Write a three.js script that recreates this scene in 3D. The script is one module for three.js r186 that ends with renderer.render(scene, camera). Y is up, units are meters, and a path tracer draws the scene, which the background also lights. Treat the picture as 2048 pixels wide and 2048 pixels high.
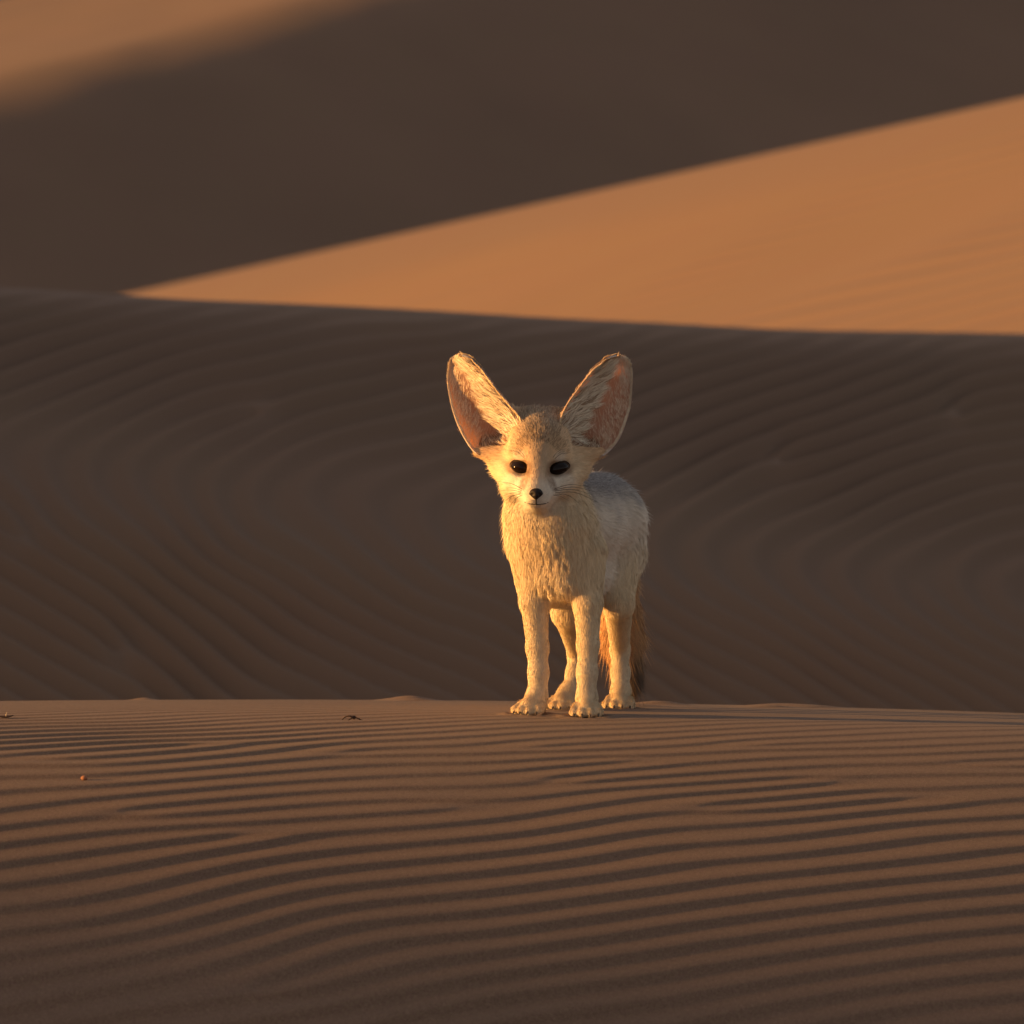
import * as THREE from 'three';
import { mergeGeometries } from 'three/addons/utils/BufferGeometryUtils.js';

// ---------------------------------------------------------------- camera, sky, sun, exposure
const scene = new THREE.Scene();
const FOV = 8.2, CAM_Y = 0.4, CAM_Z = 8, PITCH = 1.254 * Math.PI / 180;
const camera = new THREE.PerspectiveCamera(FOV, 1, 0.1, 3000);
camera.position.set(0, CAM_Y, CAM_Z);
camera.rotation.x = -PITCH;
camera.focus = 7.96;
camera.userData.fStop = 13.2;                       // 244 mm lens: an opening of about 18 mm

const SUN_EL = 7.8 * Math.PI / 180, SUN_AZ = 6 * Math.PI / 180;   // low, from the left
const S = new THREE.Vector3(-Math.cos(SUN_EL) * Math.cos(SUN_AZ), Math.sin(SUN_EL), Math.cos(SUN_EL) * Math.sin(SUN_AZ));
{
  const w = 256, h = 128, d = new Float32Array(w * h * 4), dir = new THREE.Vector3();
  for (let j = 0; j < h; j++) for (let i = 0; i < w; i++) {
    const el = (j + 0.5) / h * Math.PI - Math.PI / 2, az = ((i + 0.5) / w - 0.5) * 2 * Math.PI;
    dir.set(Math.cos(el) * Math.cos(az), Math.sin(el), Math.cos(el) * Math.sin(az));
    const up = Math.max(0, dir.y), low = Math.exp(-up * 4.2), c = Math.max(0, dir.dot(S)), glow = Math.pow(c, 3) * 0.55 + Math.pow(c, 40) * 0.7;
    const k = (j * w + i) * 4;
    d[k] = 0.085 + 0.36 * low + glow * 0.75;
    d[k + 1] = 0.097 + 0.32 * low + glow * 0.42;
    d[k + 2] = 0.116 + 0.275 * low + glow * 0.16;
    d[k + 3] = 1;
  }
  const sky = new THREE.DataTexture(d, w, h, THREE.RGBAFormat, THREE.FloatType);
  sky.mapping = THREE.EquirectangularReflectionMapping; sky.magFilter = sky.minFilter = THREE.LinearFilter; sky.needsUpdate = true;
  scene.background = sky; scene.environment = sky;
}
const sun = new THREE.DirectionalLight(new THREE.Color().setRGB(1, 0.518, 0.16), 5);
sun.position.copy(S).multiplyScalar(60); sun.castShadow = true; sun.shadow.radius = 2.2;
sun.shadow.mapSize.set(4096, 4096); sun.shadow.camera.left = sun.shadow.camera.bottom = -40; sun.shadow.camera.right = sun.shadow.camera.top = 40; sun.shadow.camera.far = 200;
scene.add(sun, sun.target);
const renderer = new THREE.WebGLRenderer({ antialias: true });
renderer.toneMapping = THREE.LinearToneMapping; renderer.toneMappingExposure = 1.9; renderer.shadowMap.enabled = true;

// ---------------------------------------------------------------- helpers
function rng(seed) { let a = seed >>> 0; return () => { a = (a + 0x6D2B79F5) | 0; let t = Math.imul(a ^ (a >>> 15), 1 | a); t = (t + Math.imul(t ^ (t >>> 7), 61 | t)) ^ t; return ((t ^ (t >>> 14)) >>> 0) / 4294967296; }; }
const clamp = (x, a = 0, b = 1) => Math.min(b, Math.max(a, x)), lerp = (a, b, t) => a + (b - a) * t;
const sst = (a, b, x) => { const t = clamp((x - a) / (b - a)); return t * t * (3 - 2 * t); };
function hash3(i, j, k) { let h = Math.imul(i, 374761393) + Math.imul(j, 668265263) + Math.imul(k, 2147483647 ^ 0x5bd1e995); h = Math.imul(h ^ (h >>> 13), 1274126177); return ((h ^ (h >>> 16)) >>> 0) / 4294967296; }
function noise3(x, y, z) {          // value noise, -1 .. 1
  const i = Math.floor(x), j = Math.floor(y), k = Math.floor(z); let u = x - i, v = y - j, w = z - k;
  u = u * u * (3 - 2 * u); v = v * v * (3 - 2 * v); w = w * w * (3 - 2 * w);
  const L = (a, b, t) => a + (b - a) * t;
  return 2 * L(L(L(hash3(i, j, k), hash3(i + 1, j, k), u), L(hash3(i, j + 1, k), hash3(i + 1, j + 1, k), u), v),
    L(L(hash3(i, j, k + 1), hash3(i + 1, j, k + 1), u), L(hash3(i, j + 1, k + 1), hash3(i + 1, j + 1, k + 1), u), v), w) - 1;
}
const noise2 = (x, y) => noise3(x, y, 7.3);
const fbm = (x, y) => noise2(x, y) * 0.55 + noise2(x * 2.1 + 5, y * 2.1) * 0.28 + noise2(x * 4.3, y * 4.3 + 9) * 0.17;

// ---------------------------------------------------------------- sand
function sandTextures() {
  const n = 1024, r = rng(11), col = new Uint8Array(n * n * 4), bmp = new Uint8Array(n * n * 4);
  const a = new Float32Array(n * n); for (let i = 0; i < n * n; i++) a[i] = r();
  const per = (f, seed) => { const q = rng(seed), g = new Float32Array(f * f); for (let i = 0; i < f * f; i++) g[i] = q(); return (x, y) => { const u = x / n * f, v = y / n * f, i = Math.floor(u), j = Math.floor(v), s = u - i, t = v - j, G = (p, o) => g[(o % f) * f + (p % f)]; return lerp(lerp(G(i, j), G(i + 1, j), s), lerp(G(i, j + 1), G(i + 1, j + 1), s), t); }; };
  const p1 = per(420, 3), p2 = per(190, 4), p3 = per(60, 5);
  for (let y = 0; y < n; y++) for (let x = 0; x < n; x++) {
    const i = y * n + x, v = a[i] * 0.45 + p1(x, y) * 0.38 + p2(x, y) * 0.13 + p3(x, y) * 0.04, c = clamp((v - 0.5) * 0.42 + 0.69), dark = a[i] > 0.985 ? 0.6 : 1;
    col[i * 4] = 255 * c * dark; col[i * 4 + 1] = 255 * clamp(c * 1.0 + (p2(x, y) - 0.5) * 0.03) * dark; col[i * 4 + 2] = 255 * clamp(c + (p1(x, y) - 0.5) * 0.05) * dark; col[i * 4 + 3] = 255;
    const b = 255 * clamp(v); bmp[i * 4] = bmp[i * 4 + 1] = bmp[i * 4 + 2] = b; bmp[i * 4 + 3] = 255;
  }
  const mk = (d, srgb) => { const t = new THREE.DataTexture(d, n, n, THREE.RGBAFormat); t.wrapS = t.wrapT = THREE.RepeatWrapping; t.magFilter = THREE.LinearFilter; t.minFilter = THREE.LinearMipmapLinearFilter; t.generateMipmaps = true; if (srgb) t.colorSpace = THREE.SRGBColorSpace; t.needsUpdate = true; return t; };
  return [mk(col, true), mk(bmp, false)];
}
const [sandCol, sandBmp] = sandTextures();
const SAND = [0.405, 0.247, 0.160];      // times the grain map (mean about 0.45 linear)
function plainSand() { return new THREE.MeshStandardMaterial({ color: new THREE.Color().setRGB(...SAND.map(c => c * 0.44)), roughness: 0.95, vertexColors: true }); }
function sandMaterial(tile, bump) {
  const c = sandCol.clone(), b = bump ? sandBmp.clone() : null; c.repeat.set(1 / tile, 1 / tile); c.needsUpdate = true; if (b) { b.repeat.set(1 / tile, 1 / tile); b.needsUpdate = true; }
  return new THREE.MeshStandardMaterial({ color: new THREE.Color().setRGB(...SAND), map: c, bumpMap: b, bumpScale: bump, roughness: 0.95, vertexColors: true });
}
// a sheet over the rows and columns given (metres), y = f(x, z)
function sheet(name, xs, zs, f, mat, label, tint = 0.07, tintScale = 1.2) {
  const nx = xs.length, nz = zs.length, p = new Float32Array(nx * nz * 3), uv = new Float32Array(nx * nz * 2), c = new Float32Array(nx * nz * 3), idx = new Uint32Array((nx - 1) * (nz - 1) * 6);
  let k = 0;
  for (let j = 0; j < nz; j++) for (let i = 0; i < nx; i++, k++) {
    const x = xs[i], z = zs[j], y = f(x, z), t = 1 + tint * fbm(x * tintScale, z * tintScale);
    p[k * 3] = x; p[k * 3 + 1] = y; p[k * 3 + 2] = z; uv[k * 2] = x; uv[k * 2 + 1] = z - y * 0.8; c[k * 3] = t; c[k * 3 + 1] = t * (1 + 0.02 * noise2(x * 3, z * 3)); c[k * 3 + 2] = t;
  }
  let q = 0;
  for (let j = 0; j < nz - 1; j++) for (let i = 0; i < nx - 1; i++) { const a = j * nx + i, b = a + 1, d = a + nx, e = d + 1; idx[q++] = a; idx[q++] = d; idx[q++] = b; idx[q++] = b; idx[q++] = d; idx[q++] = e; }
  const g = new THREE.BufferGeometry(); g.setAttribute('position', new THREE.BufferAttribute(p, 3)); g.setAttribute('uv', new THREE.BufferAttribute(uv, 2)); g.setAttribute('color', new THREE.BufferAttribute(c, 3)); g.setIndex(new THREE.BufferAttribute(idx, 1)); g.computeVertexNormals();
  const m = new THREE.Mesh(g, mat); m.name = name; m.castShadow = m.receiveShadow = true; m.userData = { kind: 'structure', label, category: 'dune' }; scene.add(m); return m;
}
// evenly spaced between a and b, then growing steps out to lo and hi
function axis(a, b, step, lo, hi, grow = 1.22) {
  const v = []; const n = Math.round((b - a) / step); for (let i = 0; i <= n; i++) v.push(a + (b - a) * i / n);
  let s = step, x = b; while (x < hi) { s *= grow; x += s; v.push(Math.min(x, hi)); }
  s = step; x = a; while (x > lo) { s *= grow; x -= s; v.unshift(Math.max(x, lo)); }
  return v;
}
// asymmetric ripple profile over one wave: long gentle back, short steep lee; t in 0..1, result 0..1
function ripple(phase, lee) {
  let t = phase / (2 * Math.PI); t -= Math.floor(t);
  const u = t < 1 - lee ? t / (1 - lee) * 0.5 : 0.5 + (t - (1 - lee)) / lee * 0.5;   // 0..0.5 rising, 0.5..1 falling
  return 0.5 - 0.5 * Math.cos(u * 2 * Math.PI);
}
// the crest the fox stands on -------------------------------------------------
function crestBase(x, z) {
  let y;
  if (z < 0) y = z > -3 ? -0.045 * z * z : -0.405 - 0.27 * (-3 - z);
  else y = z < 1.1 ? -0.25 * z * z : -0.3025 - 0.55 * (z - 1.1);
  const xx = clamp(x + 0.1, -3, 3); y -= 0.02 * xx * xx + 0.008 * x + (Math.abs(x + 0.1) > 3 ? 0.12 * (Math.abs(x + 0.1) - 3) : 0);
  y += 0.0035 * fbm(x * 1.7 + 3, z * 1.7) * sst(-0.9, 0.4, z) - 0.05 * clamp(x, -2, 2) * sst(0.05, 0.6, z);
  return Math.max(y, -4.6);
}
const defects = [[-0.40, 0.62, 1], [-0.27, 0.66, -1], [0.02, 0.30, 1], [0.13, 0.34, -1], [0.26, 0.25, 1], [0.34, 0.38, -1], [0.05, 0.44, 1], [0.43, 0.42, -1], [-0.18, 0.36, 1], [-0.33, 0.33, -1], [-0.5, 0.44, 1], [0.5, 0.29, 1], [-0.06, 0.55, -1], [0.2, 0.5, 1], [-0.25, 0.98, 1], [0.3, 1.1, -1], [0.7, 0.6, 1], [-0.75, 0.7, -1]];
const bumps = [[-0.122, -0.44, 0.028, 0.02, 0.006], [-0.115, -0.40, 0.03, 0.012, 0.003], [0.172, -0.33, 0.035, 0.016, 0.005], [0.33, -0.36, 0.06, 0.02, 0.005], [0.30, -0.32, 0.03, 0.012, 0.003], [-0.435, -0.45, 0.014, 0.012, 0.003], [0.14, -0.26, 0.03, 0.014, 0.003]];
function crestRipples(x, z) {
  
  const wx = x + 0.03 * noise2(x * 5, z * 6 + 2), wz = z + 0.012 * noise2(x * 3.1 + 8, z * 3.3) + 0.008 * noise2(x * 7, z * 8 + 30);
  const w = wz + 0.45 * wx; let ph = 2 * Math.PI * (25.5 * w - 2.2 * clamp(w, -0.6, 1.3) ** 2);
  for (const [dx, dz, s] of defects) ph += s * Math.atan2((z - dz) * 2.2, x - dx);
  let a = 0.0043 * (0.13 + 0.87 * sst(-0.1, 0.7, z) + 0.35 * sst(0.55, 1.0, z)) * (0.85 + 0.3 * noise2(x * 2.3 + 4, z * 4 + 1));
  for (const [dx, dz] of defects) { const r2 = (x - dx) ** 2 + ((z - dz) * 2) ** 2; a *= 1 - 0.75 * Math.exp(-r2 / 0.0008); }
  a *= sst(-0.9, -0.35, z) * (1 - sst(1.9, 3, z)) * (1 - sst(1.4, 2.6, Math.abs(x)));
  a *= 1 - 0.6 * Math.exp(-(((x - 0.07) / 0.11) ** 2 + ((z + 0.06) / 0.13) ** 2));
  return a * (ripple(ph, 0.24) - 0.5);
}
const prints = [[0.021, 0.030], [0.083, 0.050], [0.055, -0.083], [0.121, -0.146]];    // where the paws press into the sand
function crestY(x, z) {
  let y = crestBase(x, z) + crestRipples(x, z);
  for (const [px, pz] of prints) { const r = Math.hypot(x - px, z - pz) / 0.02; if (r < 3) y += -0.0022 * Math.exp(-r * r) + 0.0028 * Math.exp(-((r - 1.35) ** 2) / 0.12) * (0.7 + 0.5 * noise2(x * 160, z * 160)); }
  for (const [bx, bz, sx, sz, h] of bumps) y += h * Math.exp(-(((x - bx) / sx) ** 2) - ((z - bz) / sz) ** 2);
  return y;
}
sheet('sand_crest', axis(-0.75, 0.75, 0.004, -14, 14, 1.25), axis(-0.8, 1.15, 0.0021, -6, 13, 1.25), crestY, sandMaterial(0.36, 0), 'rippled brown sand crest in front that the fox stands on', 0.09, 4);

// the shaded dune behind ------------------------------------------------------
const midDefects = [[-0.7, 0.62, 1], [-0.25, 0.75, -1], [0.55, 0.3, 1], [0.8, 0.55, -1], [-0.5, 0.2, -1], [0.35, 0.82, 1], [-0.9, 0.42, 1], [0.95, 0.22, 1], [0.1, 0.22, -1]];
const MN = [0.6, 0.8], MD = [0.8, -0.6];
function midY(x, z) {
  const q = x * MN[0] + (z + 7.5) * MN[1], t = x * MD[0] + (z + 7.5) * MD[1];
  let y = 0.495 - 0.032 * clamp(t, -4, 6);
  const w = 0.42;
  y -= q > 0 ? 0.46 * (Math.sqrt(q * q + w * w) - w) : 0.30 * (Math.sqrt(q * q + w * w) - w);
  y += Math.min(2.4, 0.5 * Math.max(0, Math.sqrt((x + 1.35) ** 2 + 0.01) * 0.5 - (x + 1.35) * 0.5)) * sst(-13, -9.5, z) * (1 - sst(-5.5, -3.5, z));  // unseen shoulder rising to the left, added to keep the dune top shaded
  y += 0.03 * fbm(x * 0.5 + 2, z * 0.5);
  // ripples: two trains of waves that bend into each other along a line falling to the right
  const v = 0.49 - y, u = x;                              // metres below the crest, metres across
  const v0 = 0.26 + 0.15 * (u + 1.07), k = v - v0, sa = Math.sqrt(k * k + 0.006);
  const ph = 2 * Math.PI / 0.038 * (-sa + 0.39 * u + 0.03 * noise2(u * 2.2, v * 2.6 + 4) + 0.012 * noise2(u * 6, v * 7)) + midDefects.reduce((t, [du, dv, s]) => t + s * Math.atan2(v - dv, u - du), 0);
  let a = 0.046 * (0.3 + 0.7 * sst(0.02, 0.22, Math.abs(k))) * sst(0.06, 0.6, q) * (0.85 + 0.35 * noise2(u * 1.7, v * 3 + 20));
  for (const [du, dv] of midDefects) a *= 1 - 0.6 * Math.exp(-((u - du) ** 2 + (v - dv) ** 2) / 0.0015);
  a *= (1 - sst(2.0, 2.8, Math.abs(x))) * (1 - sst(3.8, 4.8, q));
  return Math.max(-4.6, y + a * (ripple(ph, 0.4) - 0.5));
}
sheet('shaded_dune', axis(-1.8, 2.0, 0.014, -14, 16, 1.2), axis(-9.0, -4.1, 0.0105, -26, 3, 1.2).filter(z => z < -2.2), midY, plainSand(), 'dark rippled dune slope in shade right behind the fox', 0.05, 1);

// the sunlit dune at the right -------------------------------------------------
function litY(x, z) {
  const n = [-0.8, 0.6], d = [0.6, 0.8], ox = -1.69, oz = -24;
  const q = (x - ox) * n[0] + (z - oz) * n[1], t = (x - ox) * d[0] + (z - oz) * d[1];
  let y = 0.68 + 0.115 * t, w = 0.12;
  y -= q > 0 ? 0.42 * (Math.sqrt(q * q + w * w) - w) - 0.012 * q * q / (1 + 0.08 * q * q) : 0.55 * (Math.sqrt(q * q + w * w) - w);
  y += 0.05 * fbm(x * 0.35, z * 0.35) * sst(0, 1.5, Math.abs(q));
  const ph = 2 * Math.PI / 0.2 * (q + t * 0.12 + 0.06 * noise2(x * 0.8, z * 0.8));
  y += 0.024 * (ripple(ph, 0.4) - 0.5) * sst(0.3, 1.2, q) * (1 - sst(5, 7, q)) * (0.6 + 0.4 * noise2(x * 0.4 + 3, z * 0.4)) * (1 - sst(4, 7, Math.abs(x)));
  return Math.max(-4.6, y);
}
sheet('sunlit_dune', axis(-3, 4, 0.028, -30, 30, 1.25), axis(-27, -14, 0.028, -60, -9.8, 1.25), litY, plainSand(), 'orange sunlit dune slope rising to the right', 0.05, 0.5);

// the large far dune -------------------------------------------------------------
function farY(x, z) {
  const cx = -4.95, cy = 2.39, cz = -50;
  const y1 = cy - 0.3 * (x - cx) - 0.514 * (z - cz), y2 = cy + 0.15 * (x - cx) - 0.155 * (z - cz);
  const k = 0.42, h = clamp(0.5 + 0.5 * (y2 - y1) / k); let y = lerp(y2, y1, h) - k * h * (1 - h);
  const back = 4.0 - 0.35 * (-58.5 - z) + 0.3 * (x + 4.6); const kk = 0.3, hh = clamp(0.5 + 0.5 * (back - y) / kk);
  if (x < 3) y = lerp(back, y, hh) - kk * hh * (1 - hh);
  y += 0.07 * fbm(x * 0.16 + 1, z * 0.16) + 0.02 * fbm(x * 0.7, z * 0.7 + 4);
  return clamp(y, -4.6, 9);
}
sheet('far_dune', axis(-12, 12, 0.15, -60, 60, 1.3), axis(-66, -36, 0.15, -90, -30, 1.3), farY, plainSand(), 'large far dune mostly in shade with a sunlit upper left flank', 0.12, 0.7);

// a still farther slope and the plain that everything rises from
sheet('distant_dune', axis(-40, 40, 1.2, -160, 160, 1.3), axis(-135, -85, 1.2, -190, -80, 1.3), (x, z) => clamp(1.5 - 0.32 * (x * 0.45 + (z + 90) * 0.9) + 0.3 * fbm(x * 0.05, z * 0.05), -4.6, 16), plainSand(), 'most distant dark slope at the top edge behind the far dune', 0.06, 0.08);
{
  const m = sheet('desert_floor', axis(-200, 200, 10, -1500, 1500, 1.3), axis(-200, 200, 10, -1500, 1500, 1.3), (x, z) => -4.5 + 0.05 * fbm(x * 0.02, z * 0.02), sandMaterial(3, 0.003), 'flat sandy plain between the dunes', 0.06, 0.03);
  m.userData.category = 'ground';
}
// the dune beyond the left edge whose shadow lies over the lower front of the crest
function leftY(x, z) {
  const c = 20 * Math.tan(SUN_EL) - 0.06 + 0.5 * (z - 20 * Math.tan(SUN_AZ) - 0.88);
  const crest = clamp(c, -4.6, 6.5) + 0.08 * fbm(z * 0.4, 3);
  const q = x + 20;
  return Math.max(-4.6, crest - (q > 0 ? 0.55 : 0.3) * (Math.sqrt(q * q + 0.04) - 0.2));
}
sheet('side_dune', axis(-24, -16, 0.2, -60, -3, 1.25), axis(-8, 8, 0.2, -20, 45, 1.25), leftY, sandMaterial(0.7, 0.001), 'dune beyond the left edge that shades the lower sand', 0.05, 0.5);

// ---------------------------------------------------------------- the fox
// E: a point at depth z (metres) from where it stands in a front elevation drawn at 2048 units, seen from 8 m at 0.4 m height
const FPX = 1024 / Math.tan(FOV * Math.PI / 360), CP = Math.cos(PITCH), SP = Math.sin(PITCH);
function E(u, v, z) {
  const a = (u - 1024) / FPX, b = -(v - 1024) / FPX, dy = b * CP - SP, dz = -b * SP - CP, t = (z - CAM_Z) / dz;
  return [a * t, CAM_Y + dy * t, z];
}
// tapered capsules from a to b; the coat runs from a to b. len: hair length (mm), col: coat colour, k: blend (mm)
const bones = [];
const CREAM = [0.80, 0.625, 0.40], WHITE = [0.83, 0.745, 0.62], BUFF = [0.73, 0.49, 0.28], GREY = [0.31, 0.285, 0.28], RUFOUS = [0.62, 0.35, 0.16], DARK = [0.10, 0.07, 0.05];
function bone(a, b, ra, rb, o = {}) { bones.push({ a: E(...a), b: E(...b), ra: ra / 1000, rb: rb / 1000, k: (o.k ?? 12) / 1000, len: (o.len ?? 9) / 1000, col: o.col ?? CREAM, dens: o.dens ?? 1, lift: o.lift ?? 0.3, part: o.part ?? 'body', flow: o.flow }); return bones[bones.length - 1]; }
// trunk
bone([1112, 1052, -0.01], [1150, 1050, -0.09], 43, 46, { len: 12, col: WHITE, k: 16 });
bone([1150, 1050, -0.09], [1207, 1040, -0.155], 46, 43, { len: 12, col: WHITE, k: 16 });
bone([1207, 1042, -0.155], [1222, 1105, -0.165], 42, 36, { len: 11, col: WHITE, k: 16 });
bone([1128, 1000, -0.03], [1195, 1002, -0.14], 26, 30, { len: 9, col: GREY, k: 16, part: 'back' });
bone([1094, 1030, 0.004], [1104, 1138, 0.0], 44, 33, { len: 10, k: 16, lift: 0.2, part: 'chest' });
bone([1128, 1050, 0.018], [1134, 1156, 0.018], 31, 20, { len: 11, k: 14, lift: 0.24, part: 'chest' });
bone([1110, 1150, -0.02], [1180, 1140, -0.13], 34, 30, { len: 12, col: WHITE, k: 16 });
bone([1120, 1150, -0.01], [1165, 1150, -0.10], 22, 22, { len: 9, col: WHITE, k: 16 });
// neck
bone([1084, 962, 0.012], [1094, 1050, -0.004], 36, 45, { len: 11, k: 14, lift: 0.26, part: 'neck' });
bone([1090, 985, 0.02], [1106, 1050, 0.014], 30, 34, { len: 10, k: 14, lift: 0.22, part: 'chest' });
// head
bone([1079, 897, 0.044], [1079, 880, 0.014], 33, 34, { len: 6, col: BUFF, k: 10, lift: 0.4, part: 'crown', dens: 1.6 });
bone([1072, 977, 0.1005], [1078, 912, 0.067], 8.5, 17, { len: 3, col: BUFF, k: 7, lift: 0.2, part: 'face', dens: 2.2 });
bone([1072, 991, 0.099], [1050, 964, 0.055], 12, 17, { len: 3.2, col: WHITE, k: 7, lift: 0.2, part: 'face', dens: 2.2 });
bone([1073, 991, 0.099], [1103, 964, 0.055], 12, 17, { len: 3.2, col: WHITE, k: 7, lift: 0.2, part: 'face', dens: 2.2 });
bone([1043, 955, 0.052], [1011, 932, 0.022], 19, 16, { len: 8, col: CREAM, k: 9, lift: 0.3, part: 'cheek', dens: 1.6 });
bone([1112, 955, 0.052], [1147, 933, 0.022], 19, 17, { len: 8, col: CREAM, k: 9, lift: 0.3, part: 'cheek', dens: 1.6 });
bone([1036, 974, 0.036], [1026, 972, 0.016], 15, 12, { len: 10, col: CREAM, k: 10, lift: 0.3, part: 'cheek', dens: 1.4 });
bone([1120, 974, 0.036], [1132, 972, 0.016], 15, 12, { len: 10, col: CREAM, k: 10, lift: 0.3, part: 'cheek', dens: 1.4 });
bone([1072, 1000, 0.089], [1078, 992, 0.030], 7.5, 24, { len: 5, col: WHITE, k: 8, lift: 0.2, part: 'face', dens: 1.6 });
bone([1058, 922, 0.066], [1045, 905, 0.052], 9, 13, { len: 5, col: CREAM, k: 8, lift: 0.25, part: 'face', dens: 1.8 });
bone([1100, 922, 0.066], [1113, 905, 0.052], 9, 13, { len: 5, col: CREAM, k: 8, lift: 0.25, part: 'face', dens: 1.8 });
bone([1056, 842, 0.0], [1102, 842, 0.0], 13.5, 13.5, { len: 6, col: BUFF, k: 12, lift: 0.4, part: 'crown', dens: 1.5 });
// ear roots
bone([1024, 918, 0.03], [962, 905, 0.022], 13, 5.5, { len: 6, col: BUFF, k: 10, lift: 0.3, part: 'earroot', dens: 1.4 });
bone([1134, 920, 0.03], [1196, 907, 0.022], 13, 5.5, { len: 6, col: BUFF, k: 10, lift: 0.3, part: 'earroot', dens: 1.4 });
bone([1056, 862, 0.006], [1020, 826, -0.014], 19, 8, { len: 6, col: BUFF, k: 10, lift: 0.3, part: 'earroot', dens: 1.4 });
bone([1102, 862, 0.006], [1138, 826, -0.014], 19, 8, { len: 6, col: BUFF, k: 10, lift: 0.3, part: 'earroot', dens: 1.4 });
// legs: shoulder, elbow, wrist, pastern
function leg(pts, rs, lens, col) { for (let i = 0; i < pts.length - 1; i++) bone(pts[i], pts[i + 1], rs[i], rs[i + 1], { len: lens[i], k: i ? 7 : 13, col, lift: 0.16, part: 'leg', dens: 1.7 }); }
leg([[1066, 1100, -0.004], [1069, 1200, 0.002], [1075, 1296, 0.006], [1077, 1345, 0.012], [1075, 1394, 0.012]], [26, 15, 11.2, 10.3, 11], [10, 5, 3.6, 3.2], CREAM);
leg([[1163, 1105, 0.006], [1175, 1203, 0.020], [1176, 1290, 0.026], [1174, 1345, 0.030], [1173, 1396, 0.031]], [27, 15, 11, 10.3, 11], [10, 5, 3.6, 3.2], CREAM);
leg([[1150, 1110, -0.115], [1139, 1222, -0.055], [1154, 1306, -0.123], [1150, 1345, -0.117], [1139, 1392, -0.103]], [33, 18.5, 9.3, 9, 9.6], [9, 5, 3.6, 3.2], CREAM);
leg([[1222, 1110, -0.155], [1236, 1205, -0.118], [1240, 1298, -0.186], [1241, 1345, -0.180], [1241, 1392, -0.166]], [36, 16.5, 9.8, 9.6, 10.4], [9, 5, 3.6, 3.2], CREAM);
// paws: [heel, turn of the toes to the left, width]
const toes = [], claws = [];
function paw(u, v, z, turn, side) {
  const c = E(u, v, z), y0 = crestBase(c[0], z), co = Math.cos(turn), si = Math.sin(turn);
  const at = (dx, f, y) => [c[0] + dx * co - f * si, crestBase(c[0] + dx * co - f * si, z + f * co + dx * si) + y - 0.0014, z + f * co + dx * si];
  const raw = (a, b, ra, rb, k, col = CREAM, len = 3.2) => bones.push({ a, b, ra, rb, k, len: len / 1000, col, dens: 1.8, lift: 0.22, part: 'paw' });
  raw(at(0, -0.004, 0.020), at(0, 0.014, 0.0105), 0.0105, 0.0092, 0.007);
  raw(at(0, -0.004, 0.0095), at(0, 0.010, 0.0085), 0.0112, 0.0100, 0.005);
  for (let i = 0; i < 4; i++) {
    const s = (i - 1.5), f = 0.027 - Math.abs(s) * 0.004;
    raw(at(s * 0.0066, 0.008, 0.0112), at(s * 0.0088, f - 0.001, 0.0060), 0.0062, 0.0057, 0.0024, CREAM, 3.4);
    claws.push([at(s * 0.0089, f + 0.0026, 0.0058), at(s * 0.0095, f + 0.0098, 0.0012)]);
  }
}
paw(1069, 1412, 0.014, 0.42, -1); paw(1174, 1415, 0.032, 0.05, 1); paw(1131, 1410, -0.103, 0.35, -1); paw(1241, 1410, -0.165, 0.12, 1);
// tail
bone([1226, 1060, -0.195], [1242, 1160, -0.236], 16, 13, { len: 12, k: 12, col: BUFF, lift: 0.4, part: 'tail' });
bone([1242, 1160, -0.236], [1243, 1270, -0.240], 13, 16, { len: 24, k: 8, col: RUFOUS, lift: 0.5, part: 'tail', dens: 1.3 });
bone([1243, 1270, -0.240], [1256, 1356, -0.234], 16, 9, { len: 24, k: 8, col: RUFOUS, lift: 0.45, part: 'tail', dens: 1.3 });

for (const p of bones) { p.ax = p.b[0] - p.a[0]; p.ay = p.b[1] - p.a[1]; p.az = p.b[2] - p.a[2]; p.l2 = p.ax * p.ax + p.ay * p.ay + p.az * p.az; const l = Math.sqrt(p.l2); p.dir = [p.ax / l, p.ay / l, p.az / l]; }
function dBone(p, x, y, z) {
  const px = x - p.a[0], py = y - p.a[1], pz = z - p.a[2]; let t = (px * p.ax + py * p.ay + pz * p.az) / p.l2; t = t < 0 ? 0 : t > 1 ? 1 : t;
  const ex = px - p.ax * t, ey = py - p.ay * t, ez = pz - p.az * t; return Math.sqrt(ex * ex + ey * ey + ez * ez) - (p.ra + (p.rb - p.ra) * t);
}
const eyeSpots = [[1038.5, 935, -1], [1118, 937.5, 1]];
const sockets = [];
function sdf(x, y, z) {
  let d = 1e3;
  for (let i = 0; i < bones.length; i++) { const p = bones[i], e = dBone(p, x, y, z), k = p.k; if (e > d + k) continue; if (d > e + k) { d = e; continue; } const h = 0.5 + 0.5 * (d - e) / k; d = d + (e - d) * h - k * h * (1 - h); }
  for (const s of sockets) { const e = -(Math.hypot((x - s[0]), (y - s[1]) * 1.15, z - s[2]) - s[3]), k = 0.004; if (e > d - k) { const h = clamp(0.5 + 0.5 * (e - d) / k); d = d + (e - d) * h + k * h * (1 - h); } }
  return d;
}
const grad = (x, y, z, e = 0.0008) => { const g = new THREE.Vector3(sdf(x + e, y, z) - sdf(x - e, y, z), sdf(x, y + e, z) - sdf(x, y - e, z), sdf(x, y, z + e) - sdf(x, y, z - e)); return g.normalize(); };
function onSkin(u, v) { let z = 0.2; for (let i = 0; i < 200; i++) { const p = E(u, v, z), d = sdf(...p); if (d < 0.0002) break; z -= Math.max(0.0003, d * 0.7); if (z < -0.3) break; } return E(u, v, z); }
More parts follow.
